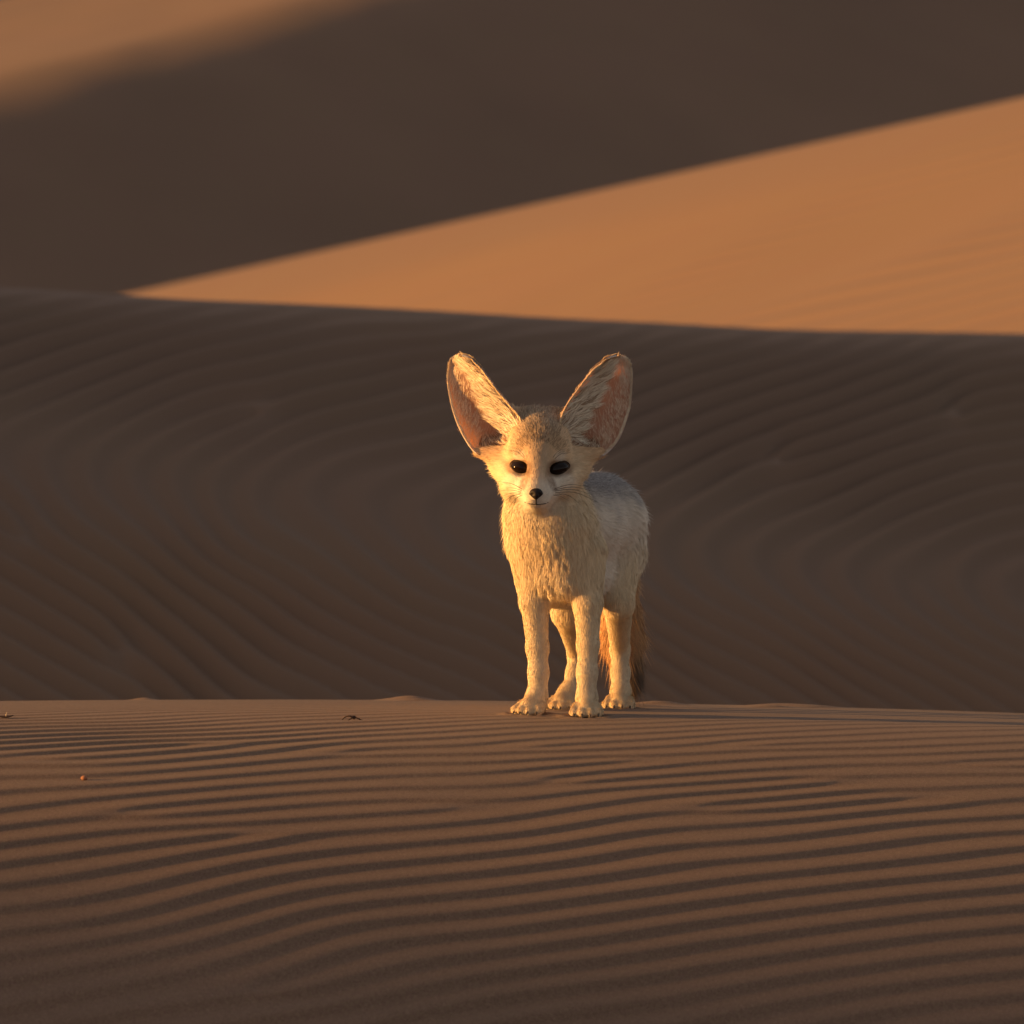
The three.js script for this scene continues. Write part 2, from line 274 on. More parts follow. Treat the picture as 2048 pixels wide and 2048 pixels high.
const eyeAt = eyeSpots.map(([u, v]) => onSkin(u, v));
eyeAt.forEach((p, i) => sockets.push([p[0], p[1], p[2] + 0.0075, 0.0105]));

// surface nets over the blended field
function surface(lo, hi, cell) {
  const n = [0, 1, 2].map(i => Math.ceil((hi[i] - lo[i]) / cell) + 1), [nx, ny, nz] = n, F = new Float32Array(nx * ny * nz).fill(1), B = 8;
  for (let bz = 0; bz < nz; bz += B) for (let by = 0; by < ny; by += B) for (let bx = 0; bx < nx; bx += B) {
    const c = sdf(lo[0] + (bx + B / 2) * cell, lo[1] + (by + B / 2) * cell, lo[2] + (bz + B / 2) * cell), far = Math.abs(c) > cell * B * 1.15;
    for (let z = bz; z < Math.min(nz, bz + B); z++) for (let y = by; y < Math.min(ny, by + B); y++) for (let x = bx; x < Math.min(nx, bx + B); x++)
      F[(z * ny + y) * nx + x] = far ? c : sdf(lo[0] + x * cell, lo[1] + y * cell, lo[2] + z * cell);
  }
  const id = new Int32Array(nx * ny * nz).fill(-1), P = [], I = [], cor = [0, 1, nx, nx + 1, nx * ny, nx * ny + 1, nx * ny + nx, nx * ny + nx + 1];
  const ed = [[0, 1], [2, 3], [4, 5], [6, 7], [0, 2], [1, 3], [4, 6], [5, 7], [0, 4], [1, 5], [2, 6], [3, 7]];
  for (let z = 0; z < nz - 1; z++) for (let y = 0; y < ny - 1; y++) for (let x = 0; x < nx - 1; x++) {
    const o = (z * ny + y) * nx + x; let m = 0; for (let k = 0; k < 8; k++) if (F[o + cor[k]] < 0) m |= 1 << k;
    if (m === 0 || m === 255) continue;
    let sx = 0, sy = 0, sz = 0, c = 0;
    for (const [a, b] of ed) { const fa = F[o + cor[a]], fb = F[o + cor[b]]; if ((fa < 0) === (fb < 0)) continue; const t = fa / (fa - fb); const A = [a & 1, (a >> 1) & 1, a >> 2], Q = [b & 1, (b >> 1) & 1, b >> 2]; sx += A[0] + (Q[0] - A[0]) * t; sy += A[1] + (Q[1] - A[1]) * t; sz += A[2] + (Q[2] - A[2]) * t; c++; }
    id[o] = P.length / 3; P.push(lo[0] + (x + sx / c) * cell, lo[1] + (y + sy / c) * cell, lo[2] + (z + sz / c) * cell);
  }
  const quad = (a, b, c, d, flip) => { if (a < 0 || b < 0 || c < 0 || d < 0) return; flip ? I.push(a, c, b, a, d, c) : I.push(a, b, c, a, c, d); };
  for (let z = 1; z < nz - 1; z++) for (let y = 1; y < ny - 1; y++) for (let x = 1; x < nx - 1; x++) {
    const o = (z * ny + y) * nx + x, s = F[o] < 0;
    if (s !== F[o + 1] < 0) quad(id[o - nx - nx * ny], id[o - nx * ny], id[o], id[o - nx], !s);
    if (s !== F[o + nx] < 0) quad(id[o - 1 - nx * ny], id[o - 1], id[o], id[o - nx * ny], !s);
    if (s !== F[o + nx * ny] < 0) quad(id[o - 1 - nx], id[o - nx], id[o], id[o - 1], !s);
  }
  return [new Float32Array(P), new Uint32Array(I)];
}
const lo = [1, 1, 1].map(() => 1e3), hi = lo.map(() => -1e3);
for (const p of bones) for (const [q, r] of [[p.a, p.ra], [p.b, p.rb]]) for (let i = 0; i < 3; i++) { lo[i] = Math.min(lo[i], q[i] - r - 0.012); hi[i] = Math.max(hi[i], q[i] + r + 0.012); }
const [bodyP, bodyI] = surface(lo, hi, 0.0024);

// what the coat is at a point of the skin: flow, length, colour
const V = (a) => new THREE.Vector3(...a);
const LM = {};   // landmarks
LM.nose = onSkin(1072, 989); LM.mouth = onSkin(1072, 1008);
function near(p, q, r) { return Math.exp(-((p[0] - q[0]) ** 2 + (p[1] - q[1]) ** 2 + (p[2] - q[2]) ** 2) / (r * r)); }
function uvOf(p) { // back to the elevation drawing
  const dx = p[0], dy = p[1] - CAM_Y, dz = p[2] - CAM_Z, yc = dy * CP - dz * SP, zc = dy * SP + dz * CP; return [1024 + FPX * dx / -zc, 1024 - FPX * yc / -zc];
}
const segD = (u, v, a, b) => { const x = b[0] - a[0], y = b[1] - a[1], t = clamp(((u - a[0]) * x + (v - a[1]) * y) / (x * x + y * y)); return Math.hypot(u - a[0] - x * t, v - a[1] - y * t); };
function coat(p, n) {
  let W = 0, dm = 1e3; const ds = coat.ds; for (let i = 0; i < bones.length; i++) { ds[i] = dBone(bones[i], p[0], p[1], p[2]); if (ds[i] < dm) dm = ds[i]; }
  const f = [0, 0, 0], c = [0, 0, 0]; let len = 0, dens = 0, lift = 0, best = 0, bw = 0; const parts = {};
  for (let i = 0; i < bones.length; i++) { const q = bones[i], w = Math.exp(-(ds[i] - dm) / (q.part === 'tail' ? 0.0012 : 0.005)); if (w < 0.004) continue; W += w; for (let k = 0; k < 3; k++) { f[k] += q.dir[k] * w; c[k] += q.col[k] * w; } len += q.len * w; dens += q.dens * w; lift += q.lift * w; parts[q.part] = (parts[q.part] || 0) + w; if (w > bw) { bw = w; best = i; } }
  for (let k = 0; k < 3; k++) { f[k] /= W; c[k] /= W; } len /= W; dens /= W; lift /= W; for (const k in parts) parts[k] /= W;
  const P = (k) => parts[k] || 0, mix = (t, q) => { for (let k = 0; k < 3; k++) c[k] = lerp(c[k], q[k], t); };
  const [u, v] = uvOf(p), head = P('face') + P('crown') + P('cheek') + P('earroot');
  // coat pattern
  if (P('body') + P('back') > 0.2) { const up = sst(0.1, 0.85, n.y + 0.3 * noise3(p[0] * 140, p[1] * 60, p[2] * 60)) * sst(0.18, 0.225, p[1] + 0.012 * noise3(p[0] * 90, p[1] * 90, p[2] * 40)); mix(0.85 * up * (P('body') + P('back')), GREY); }
  if (head > 0.3 && n.z > -0.2) {
    const crown = sst(905, 830, v) * sst(60, 20, Math.abs(u - 1079)); mix(0.75 * crown * head, [0.42, 0.34, 0.26]);
    const stripe = sst(26, 8, Math.abs(u - 1079)) * sst(955, 915, v) * sst(850, 880, v); mix(0.55 * stripe, [0.45, 0.33, 0.22]);
    // tear marks from the inner corners of the eyes to the muzzle
    for (const [a, b, e] of [[[1056, 946], [1046, 975], 1], [[1096, 948], [1106, 977], 1]]) { const t = sst(9.5, 3, segD(u, v, a, b)); mix(0.62 * t * (0.8 + 0.5 * noise3(p[0] * 500, p[1] * 500, p[2] * 500)), [0.24, 0.11, 0.045]); }
    for (const [ex, ey] of eyeSpots) { const t = sst(1.75, 1.15, Math.hypot((u - ex) / 18, (v - ey) / 13)); mix(0.75 * t, [0.24, 0.12, 0.06]); }
    for (const [ex, ey] of [[1016, 926], [1146, 930]]) mix(0.35 * sst(14, 4, Math.hypot(u - ex, (v - ey) * 1.4)), [0.5, 0.3, 0.16]);
    const brow = Math.max(sst(16, 6, Math.hypot(u - 1040, (v - 912) * 1.2)), sst(16, 6, Math.hypot(u - 1118, (v - 914) * 1.2))); mix(0.5 * brow, WHITE);
    const under = Math.max(sst(20, 8, Math.hypot(u - 1026, (v - 962) * 1.1)), sst(22, 8, Math.hypot(u - 1130, (v - 962) * 1.1))); mix(0.6 * under, WHITE);
    mix(0.5 * sst(990, 1004, v) * P('face'), WHITE);
  }
  if (P('tail') > 0.3) mix(0.92 * sst(0.065, 0.03, p[1] + (u - 1243) * -0.0006) * P('tail'), DARK);
  if (P('leg') > 0.4) mix(0.25 * sst(0.1, 0.02, p[1]) * P('leg'), WHITE);
  for (const [ex, ey] of eyeSpots) { const r = Math.hypot((u - ex) / 19, (v - ey) / 14); if (n.z > 0 && p[2] > 0.03) { if (r < 1.0) dens = 0; else len *= lerp(0.3, 1, sst(1.0, 2.2, r)); } }
  if (p[2] > 0.085 && Math.hypot((u - 1072) / 14, (v - 988) / 12) < 1) dens = 0;
  return { f, c, len, dens, lift, part: bones[best].part, u, v };
}
coat.ds = new Float64Array(bones.length);

// hair: flat tapering blades of two segments, gathered in one buffer
const MAXH = 420000, hp = new Float32Array(MAXH * 15), hn = new Float32Array(MAXH * 15), hc = new Float32Array(MAXH * 15), hi3 = new Uint32Array(MAXH * 9); let nh = 0;
const rnd = rng(2024);
function hair(p, n, d1, d2, len, wid, c, tip, root = 0.92) {
  if (nh >= MAXH) return;
  const m1 = [p[0] + d1.x * len * 0.5, p[1] + d1.y * len * 0.5, p[2] + d1.z * len * 0.5], e = [m1[0] + d2.x * len * 0.5, m1[1] + d2.y * len * 0.5, m1[2] + d2.z * len * 0.5];
  const tw = (rnd() - 0.5) * 2.2, s = new THREE.Vector3().crossVectors(d1, n).normalize(), bn = new THREE.Vector3().crossVectors(s, d1).normalize(); if (bn.dot(n) < 0) bn.negate();
  s.multiplyScalar(Math.cos(tw)).addScaledVector(bn, Math.sin(tw) * 1).normalize();
  const rn = new THREE.Vector3().crossVectors(s, d1).normalize(), turn = rn.dot(n) > 0; if (!turn) rn.negate(); rn.multiplyScalar(0.62).addScaledVector(n, 0.72).normalize();
  const o = nh * 15, w = wid / 2, q = [[p, w], [p, -w], [m1, w * 0.9], [m1, -w * 0.9], [e, 0]];
  for (let k = 0; k < 5; k++) { const [a, b] = q[k]; hp[o + k * 3] = a[0] + s.x * b; hp[o + k * 3 + 1] = a[1] + s.y * b; hp[o + k * 3 + 2] = a[2] + s.z * b; hn[o + k * 3] = rn.x; hn[o + k * 3 + 1] = rn.y; hn[o + k * 3 + 2] = rn.z; const cc = k === 4 ? tip : c, f = k < 2 ? root : 1; hc[o + k * 3] = cc[0] * f; hc[o + k * 3 + 1] = cc[1] * f; hc[o + k * 3 + 2] = cc[2] * f; }
  const v = nh * 5, q9 = turn ? [0, 2, 1, 2, 3, 1, 2, 4, 3] : [0, 1, 2, 2, 1, 3, 2, 3, 4]; for (let k = 0; k < 9; k++) hi3[nh * 9 + k] = v + q9[k]; nh++;
}
// skin normals and colours
const nv = bodyP.length / 3, bodyN = new Float32Array(nv * 3), bodyC = new Float32Array(nv * 3);
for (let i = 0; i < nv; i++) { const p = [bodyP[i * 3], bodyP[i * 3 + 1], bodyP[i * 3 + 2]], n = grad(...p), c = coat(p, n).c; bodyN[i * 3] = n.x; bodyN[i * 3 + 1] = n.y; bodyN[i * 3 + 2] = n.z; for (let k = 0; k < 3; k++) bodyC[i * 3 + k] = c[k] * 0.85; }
const HAIR_DENS = 1350000;
{
  const A = new THREE.Vector3(), B = new THREE.Vector3(), C = new THREE.Vector3(), n = new THREE.Vector3(), d = new THREE.Vector3(), d1 = new THREE.Vector3(), d2 = new THREE.Vector3(), X = new THREE.Vector3();
  for (let t = 0; t < bodyI.length; t += 3) {
    const [a, b, c] = [bodyI[t], bodyI[t + 1], bodyI[t + 2]];
    A.fromArray(bodyP, a * 3); B.fromArray(bodyP, b * 3); C.fromArray(bodyP, c * 3);
    const area = X.crossVectors(B.clone().sub(A), C.clone().sub(A)).length() / 2; let count = area * HAIR_DENS * 2.2; // thinned below by each spot's density
    count = Math.floor(count) + (rnd() < count % 1 ? 1 : 0);
    for (let k = 0; k < count; k++) {
      let r1 = rnd(), r2 = rnd(); if (r1 + r2 > 1) { r1 = 1 - r1; r2 = 1 - r2; } const r0 = 1 - r1 - r2;
      const p = [A.x * r0 + B.x * r1 + C.x * r2, A.y * r0 + B.y * r1 + C.y * r2, A.z * r0 + B.z * r1 + C.z * r2];
      n.set(bodyN[a * 3] * r0 + bodyN[b * 3] * r1 + bodyN[c * 3] * r2, bodyN[a * 3 + 1] * r0 + bodyN[b * 3 + 1] * r1 + bodyN[c * 3 + 1] * r2, bodyN[a * 3 + 2] * r0 + bodyN[b * 3 + 2] * r1 + bodyN[c * 3 + 2] * r2).normalize();
      const away = n.z < -0.35 ? 0.35 : 1, q0 = rnd();
      const q = coat(p, n); if (q0 > q.dens / 2.2 * away) continue;
      if (p[1] < 0.0035 + crestBase(p[0], p[2])) continue;
      d.set(q.f[0], q.f[1], q.f[2]);
      if (q.part !== 'face' && q.part !== 'crown') d.y -= 0.25;
      d.addScaledVector(n, -d.dot(n)); if (d.lengthSq() < 1e-4) d.set(rnd() - 0.5, -0.6, rnd() - 0.5).addScaledVector(n, -d.dot(n)); d.normalize();
      // locks: neighbouring hairs lean together
      const s = q.part === 'chest' || q.part === 'neck' ? 75 : q.part === 'face' || q.part === 'paw' ? 260 : 120, am = q.part === 'chest' ? 0.3 : q.part === 'neck' || q.part === 'tail' ? 0.25 : q.part === 'leg' ? 0.08 : 0.14;
      const jit = q.part === 'leg' ? 0.24 : q.part === 'chest' || q.part === 'neck' ? 0.5 : 0.4; d.x += am * noise3(p[0] * s, p[1] * s * 0.6, p[2] * s) + (rnd() - 0.5) * jit; d.y += am * 0.6 * noise3(p[0] * s + 40, p[1] * s * 0.6, p[2] * s) + (rnd() - 0.5) * jit; d.z += am * noise3(p[0] * s, p[1] * s * 0.6 + 70, p[2] * s) + (rnd() - 0.5) * jit;
      d.addScaledVector(n, -d.dot(n)).normalize();
      const lift = q.lift * (0.5 + 1.0 * rnd()) + (q.part === 'leg' ? 0.04 : 0.1) * noise3(p[0] * s + 9, p[1] * s, p[2] * s + 3);
      d1.copy(d).addScaledVector(n, lift + 0.12).normalize(); d2.copy(d).addScaledVector(n, lift * 0.45).normalize(); d2.y -= 0.08; d2.normalize();
      const stray = q.part !== 'leg' && rnd() < 0.06 ? 1.5 : 1, L = q.len * (0.65 + 0.6 * rnd()) * stray; if (stray > 1) d2.addScaledVector(n, 0.3).normalize();
      let tone = 1 + 0.24 * (rnd() - 0.5) + 0.1 * noise3(p[0] * 160, p[1] * 90, p[2] * 160); const col = [q.c[0] * tone, q.c[1] * tone, q.c[2] * tone];
      let tip = [Math.min(0.88, col[0] * 1.06), Math.min(0.82, col[1] * 1.08), Math.min(0.74, col[2] * 1.1)];
      const lum = q.c[0];
      if (q.part === 'crown' && rnd() < 0.45 * sst(70, 25, Math.abs(q.u - 1079))) { col[0] *= 0.5; col[1] *= 0.45; col[2] *= 0.4; tip = [0.2, 0.13, 0.08]; }
      if (lum < 0.55 && (q.part === 'body' || q.part === 'back')) { if (rnd() < 0.45) tip = [0.13, 0.12, 0.12]; else tip = [0.62, 0.58, 0.54]; }
      if (q.part === 'tail' && rnd() < 0.3) { tip = [0.12, 0.07, 0.04]; }
      const wid = q.part === 'face' || q.part === 'paw' || q.part === 'leg' ? 0.00036 : 0.00034 + 0.0002 * rnd();
      hair(p, n, d1, d2, L, wid, col, tip);
    }
  }
}
// the ruff: locks of longer hair on the throat and chest whose tips draw together
for (let k = 0; k < 64; k++) {
  const u = 1076 + 66 * rnd(), v = 1062 + 112 * rnd(), c = onSkin(u, v); if (c[2] < -0.03) continue;
  const n = grad(...c), d = new THREE.Vector3((u - 1105) * 0.004, -1, 0.1); d.x += 0.5 * (rnd() - 0.5); d.addScaledVector(n, -d.dot(n)).normalize();
  const L = 0.010 + 0.006 * rnd(), tipAt = V(c).addScaledVector(d, L).addScaledVector(n, 0.0028 + 0.002 * rnd()), tone = 0.9 + 0.2 * rnd(), many = 20 + Math.floor(14 * rnd());
  for (let j = 0; j < many; j++) {
    const p = onSkin(u + 15 * (rnd() - 0.5), v + 20 * (rnd() - 0.5)), P = V(p); if (Math.abs(p[2] - c[2]) > 0.02) continue;
    const aim = tipAt.clone().sub(P); aim.x += 0.004 * (rnd() - 0.5); aim.y += 0.005 * (rnd() - 0.5); aim.z += 0.002 * (rnd() - 0.5); const len = aim.length() * (0.85 + 0.35 * rnd()); aim.normalize();
    const d1 = aim.clone().addScaledVector(n, 0.3).normalize(), d2 = aim.clone().addScaledVector(n, -0.25).normalize(), t2 = tone * (0.9 + 0.2 * rnd()), cc = CREAM.map((x) => Math.min(0.86, x * t2));
    hair(p, n, d1, d2, len, 0.00042, cc, cc.map((x) => Math.min(0.88, x * 1.08)));
  }
}
// ears: thin cupped shells, their edges drawn from root to tip
function curveAt(pts, s) { const f = s * (pts.length - 1), i = Math.min(pts.length - 2, Math.floor(f)), t = f - i, g = (k) => pts[clamp(k, 0, pts.length - 1)], r = []; for (let k = 0; k < 2; k++) { const [a, b, c, d] = [g(i - 1)[k], g(i)[k], g(i + 1)[k], g(i + 2)[k]]; r.push(0.5 * (2 * b + (c - a) * t + (2 * a - 5 * b + 4 * c - d) * t * t + (3 * b - 3 * c + d - a) * t * t * t)); } return r; }
const earDefs = [
  { lat: [[968, 916], [944, 897], [922, 862], [909, 829], [901, 797], [896, 765], [898, 741], [902, 722], [914, 712]], med: [[1024, 893], [1040, 866], [1040, 838], [1020, 812], [991, 777], [966, 743], [952, 729], [940, 718], [924, 712]], side: -1 },
  { lat: [[1188, 922], [1214, 904], [1236, 879], [1251, 844], [1260, 810], [1263, 768], [1261, 742], [1257, 724], [1244, 713]], med: [[1134, 897], [1118, 868], [1121, 838], [1134, 810], [1155, 780], [1182, 745], [1200, 730], [1214, 719], [1233, 713]], side: 1 },
];
const depthTab = [[0, 0.006], [0.05, 0.026], [0.13, 0.036], [0.24, 0.027], [0.4, 0.021], [0.55, 0.016], [0.75, 0.010], [0.9, 0.005], [1, 0.001]];
const tab = (T, s) => { for (let i = 0; i < T.length - 1; i++) if (s <= T[i + 1][0]) { const t = (s - T[i][0]) / (T[i + 1][0] - T[i][0]); return lerp(T[i][1], T[i + 1][1], t * t * (3 - 2 * t)); } return T[T.length - 1][1]; };
function earPoint(e, s, t) {           // t: -1 outer edge .. 1 inner edge
  const L = curveAt(e.lat, s), M = curveAt(e.med, s), f = (t + 1) / 2;
  const zl = lerp(0.032, -0.024, sst(0, 0.8, s)), zm = lerp(0.060, 0.006, Math.pow(s, 0.8));
  const tt = t + 0.12 * (1 - t * t), z = lerp(zl, zm, f) - tab(depthTab, s) * Math.pow(1 - tt * tt, 0.75) - 0.034 * (1 - sst(0, 0.075, s)) * (1 - 0.35 * Math.max(0, -t));
  return E(lerp(L[0], M[0], f), lerp(L[1], M[1], f), z);
}
const earGeos = [];
for (const e of earDefs) {
  const NS = 44, NT = 30, front = [], nor = [];
  for (let i = 0; i <= NS; i++) for (let j = 0; j <= NT; j++) { const s = 1 - Math.pow(1 - i / NS, 1.25), t = Math.sin((j / NT - 0.5) * Math.PI); front.push(earPoint(e, s * 0.999, clamp(t, -0.9995, 0.9995))); }
  const at = (i, j) => V(front[clamp(i, 0, NS) * (NT + 1) + clamp(j, 0, NT)]);
  for (let i = 0; i <= NS; i++) for (let j = 0; j <= NT; j++) { const n = new THREE.Vector3().crossVectors(at(i, j + 1).sub(at(i, j - 1)), at(i + 1, j).sub(at(i - 1, j))); if (n.lengthSq() < 1e-16) n.set(0, 0, 1); n.normalize(); if (e.side > 0) n.negate(); nor.push(n); }
  const pos = [], no = [], col = [], idx = [], K = (NS + 1) * (NT + 1);
  e.front = front; e.nor = nor; e.NS = NS; e.NT = NT;
  for (let layer = 0; layer < 2; layer++) for (let k = 0; k < K; k++) {
    const i = Math.floor(k / (NT + 1)), j = k % (NT + 1), edge = Math.min(j, NT - j), thick = layer ? Math.min(0.0032, 0.0008 + edge * 0.0006) : 0, n = nor[k], f = front[k];
    pos.push(f[0] - n.x * thick, f[1] - n.y * thick, f[2] - n.z * thick); no.push(...(layer ? [-n.x, -n.y, -n.z] : [n.x, n.y, n.z]));
        col.push(...(layer ? [0.66, 0.48, 0.33] : [0.68, 0.40, 0.28]));
  }
  for (let i = 0; i < NS; i++) for (let j = 0; j < NT; j++) { const a = i * (NT + 1) + j, b = a + 1, c = a + NT + 1, d = c + 1; const q = e.side < 0 ? [a, b, c, b, d, c] : [a, c, b, b, c, d]; idx.push(...q); idx.push(q[0] + K, q[2] + K, q[1] + K, q[3] + K, q[5] + K, q[4] + K); }
  for (let i = 0; i < NS; i++) for (const j of [0, NT]) { const a = i * (NT + 1) + j, c = a + NT + 1; idx.push(a, c, a + K, c, c + K, a + K); }
  const g = new THREE.BufferGeometry(); g.setAttribute('position', new THREE.Float32BufferAttribute(pos, 3)); g.setAttribute('normal', new THREE.Float32BufferAttribute(no, 3)); g.setAttribute('color', new THREE.Float32BufferAttribute(col, 3)); g.setIndex(idx); earGeos.push(g);
  // ear hair
  const sampleEar = (s, t) => { const a = V(earPoint(e, s, t)), es = 0.01, et = 0.03; const n = new THREE.Vector3().crossVectors(V(earPoint(e, s, Math.min(0.999, t + et))).sub(V(earPoint(e, s, Math.max(-0.999, t - et)))), V(earPoint(e, Math.min(0.999, s + es), t)).sub(V(earPoint(e, Math.max(0, s - es), t)))).normalize(); if (e.side > 0) n.negate(); return [a, n]; };
  const lateral = new THREE.Vector3(e.side, 0, 0);
  const up = (s) => { const a = V(earPoint(e, Math.min(0.98, s + 0.02), 0)), b = V(earPoint(e, Math.max(0, s - 0.02), 0)); return a.sub(b).normalize(); };
  const put = (s, t, dir, len, lift, col, wid = 0.0006, flip = 1) => { const [p, n] = sampleEar(s, t); if (flip < 0) { n.negate(); p.addScaledVector(n, 0.0028); } const d = dir.clone(); d.x += (rnd() - 0.5) * 0.3; d.y += (rnd() - 0.5) * 0.3; d.z += (rnd() - 0.5) * 0.2; d.addScaledVector(n, -d.dot(n)).normalize(); const d1 = d.clone().addScaledVector(n, lift).normalize(), d2 = d.clone().addScaledVector(n, lift * 0.2).normalize(), tone = 1 + 0.2 * (rnd() - 0.5); const c = col.map(x => Math.min(0.86, x * tone)); hair([p.x, p.y, p.z], n, d1, d2, len * (0.6 + 0.7 * rnd()), wid, c, c.map(x => Math.min(0.88, x * 1.08))); };
  // long pale hair from the inner edge across the cup
  for (let k = 0; k < 3600; k++) { const s = 0.1 + 0.66 * Math.pow(rnd(), 0.9), t = 0.35 + 0.6 * rnd(); const U = up(s), wv = 0.35 * noise3(s * 26, t * 2, e.side * 5); put(s, t, lateral.clone().addScaledVector(U, 0.28 + wv + (t > 0.8 ? 0.5 : 0)), lerp(0.020, 0.010, s) * (1 + 0.5 * noise3(s * 40, 3, e.side)), 0.5 + 0.3 * noise3(s * 34, 8, e.side), rnd() < 0.22 ? [0.42, 0.27, 0.17] : [0.82, 0.71, 0.55], 0.0006); }
  // short hair on the rest of the lining
  for (let k = 0; k < 5200; k++) { const s = 0.06 + 0.92 * rnd(), t = -0.97 + 1.9 * rnd(); const U = up(s), deep = Math.exp(-(((t + 0.15) / 0.32) ** 2)) * sst(0.02, 0.1, s) * sst(0.95, 0.6, s); if (rnd() < 0.85 * deep) continue; put(s, t, lateral.clone().multiplyScalar(-0.5 * Math.sign(-t + 0.2)).addScaledVector(U, 0.7), 0.0055, 0.28, [0.74, 0.56, 0.40], 0.0005); }
  // outer edge: a pale fringe
  for (let k = 0; k < 4200; k++) { const s = rnd(), o = rnd() < 0.5 ? -1 : 1, t = o * (0.93 + 0.068 * rnd()); const U = up(Math.min(s, 0.9)); put(s, t, U.clone().multiplyScalar(0.8).addScaledVector(lateral, -o * 0.55 * (s > 0.9 ? 0.3 : 1)), s > 0.82 ? 0.0028 : 0.0045, 0.15, o < 0 ? [0.80, 0.69, 0.53] : [0.80, 0.62, 0.40], 0.00055); }
  // the back of the ear
  for (let k = 0; k < 6500; k++) { const s = Math.pow(rnd(), 0.9), t = -0.98 + 1.96 * rnd(); if (t < 0.2 && rnd() < 0.85) continue; put(s, t, up(Math.min(s, 0.9)), 0.0042, 0.18, [0.60, 0.46, 0.33], 0.0006, -1); }
  // tufts over the mouth of the ear canal
  for (let k = 0; k < 1100; k++) { const s = 0.03 + 0.11 * rnd(), t = -0.7 + 1.5 * rnd(); put(s, t, lateral.clone().multiplyScalar(0.35 * (rnd() - 0.3)).addScaledVector(up(0.1), 1), 0.011, 0.75, rnd() < 0.55 ? [0.30, 0.16, 0.09] : [0.72, 0.58, 0.42], 0.0006); }
}
// materials
const skinMat = new THREE.MeshStandardMaterial({ color: 0xffffff, vertexColors: true, roughness: 0.9 });
const earMat = new THREE.MeshPhysicalMaterial({ color: 0xffffff, vertexColors: true, roughness: 0.95, transmission: 0.8, thickness: 0 });
const furMat = new THREE.MeshStandardMaterial({ color: 0xffffff, vertexColors: true, roughness: 0.8, side: THREE.DoubleSide });
const eyeMat = new THREE.MeshPhysicalMaterial({ color: new THREE.Color().setRGB(0.012, 0.006, 0.0035), roughness: 0.11, specularIntensity: 0.36 });
const darkSkin = new THREE.MeshPhysicalMaterial({ color: new THREE.Color().setRGB(0.018, 0.012, 0.010), roughness: 0.8, specularIntensity: 0.3 });
const noseMat = new THREE.MeshPhysicalMaterial({ color: new THREE.Color().setRGB(0.014, 0.009, 0.008), roughness: 0.55, specularIntensity: 0.5 });
const whiskerMat = new THREE.MeshStandardMaterial({ color: new THREE.Color().setRGB(0.05, 0.035, 0.025), roughness: 0.6 });
const clawMat = new THREE.MeshStandardMaterial({ color: new THREE.Color().setRGB(0.06, 0.04, 0.03), roughness: 0.45 });

const fox = new THREE.Group(); fox.name = 'fennec_fox'; fox.userData = { label: 'cream fennec fox with huge ears standing on the sand crest facing the camera', category: 'fox' }; scene.add(fox);
const base = new THREE.Vector3(...E(1130, 1420, -0.07)); base.y = crestBase(base.x, base.z); fox.position.copy(base);
function part(name, geo, mat, parent = fox, place) { const m = new THREE.Mesh(geo, mat); m.name = name; m.castShadow = m.receiveShadow = true; if (place) place(m); else m.position.copy(base).negate(); parent.add(m); return m; }
{
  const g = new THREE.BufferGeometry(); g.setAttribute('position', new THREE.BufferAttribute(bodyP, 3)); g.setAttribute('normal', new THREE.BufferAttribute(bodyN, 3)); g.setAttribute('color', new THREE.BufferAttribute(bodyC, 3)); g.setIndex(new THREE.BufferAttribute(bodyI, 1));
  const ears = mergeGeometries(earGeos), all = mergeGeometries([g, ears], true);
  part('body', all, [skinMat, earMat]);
  const f = new THREE.BufferGeometry(); f.setAttribute('position', new THREE.BufferAttribute(hp.slice(0, nh * 15), 3)); f.setAttribute('normal', new THREE.BufferAttribute(hn.slice(0, nh * 15), 3)); f.setAttribute('color', new THREE.BufferAttribute(hc.slice(0, nh * 15), 3)); f.setIndex(new THREE.BufferAttribute(hi3.slice(0, nh * 9), 1));
  const m = part('fur', f, furMat); m.userData.kind = 'stuff';
  console.log('hairs', nh, 'body verts', nv);
}
// eyes: almond domes set in the sockets, in a dark lid
function almond(a, bu, bl, dome, back) {
  const NR = 10, NA = 40, pos = [], idx = [];
  for (let i = 0; i <= NR; i++) for (let j = 0; j < NA; j++) { const th = j / NA * 2 * Math.PI, c = Math.cos(th), s = Math.sin(th), r = i / NR; pos.push(a * c * r, (s > 0 ? bu : bl) * Math.sign(s) * Math.pow(Math.abs(s), 1.18) * r, dome * (1 - r * r) - back * Math.pow(r, 4)); }
  for (let i = 0; i < NR; i++) for (let j = 0; j < NA; j++) { const q = (j + 1) % NA, A = i * NA + j, B = i * NA + q, C = A + NA, D = B + NA; idx.push(A, C, B, B, C, D); }
  const g = new THREE.BufferGeometry(); g.setAttribute('position', new THREE.Float32BufferAttribute(pos, 3)); g.setIndex(idx); g.computeVertexNormals(); return g;
}
eyeSpots.forEach(([u, v, side], i) => {
  const p = V(eyeAt[i]), w = i ? 0.0140 : 0.0122;
  const place = (dz) => (m) => { m.position.copy(p).sub(base); m.rotation.set(0.12, side * 0.42, 0); m.rotateZ(side * 0.16); m.translateZ(dz); };
  part('eye', almond(w * 1.0, 0.0083, 0.0080, 0.0060, 0.0018), eyeMat, fox, place(-0.0006)).userData.label = 'glossy black eye';
  part('eyelid', almond(w * 1.15, 0.0091, 0.0086, 0.0010, 0.004), darkSkin, fox, place(-0.0004));
});
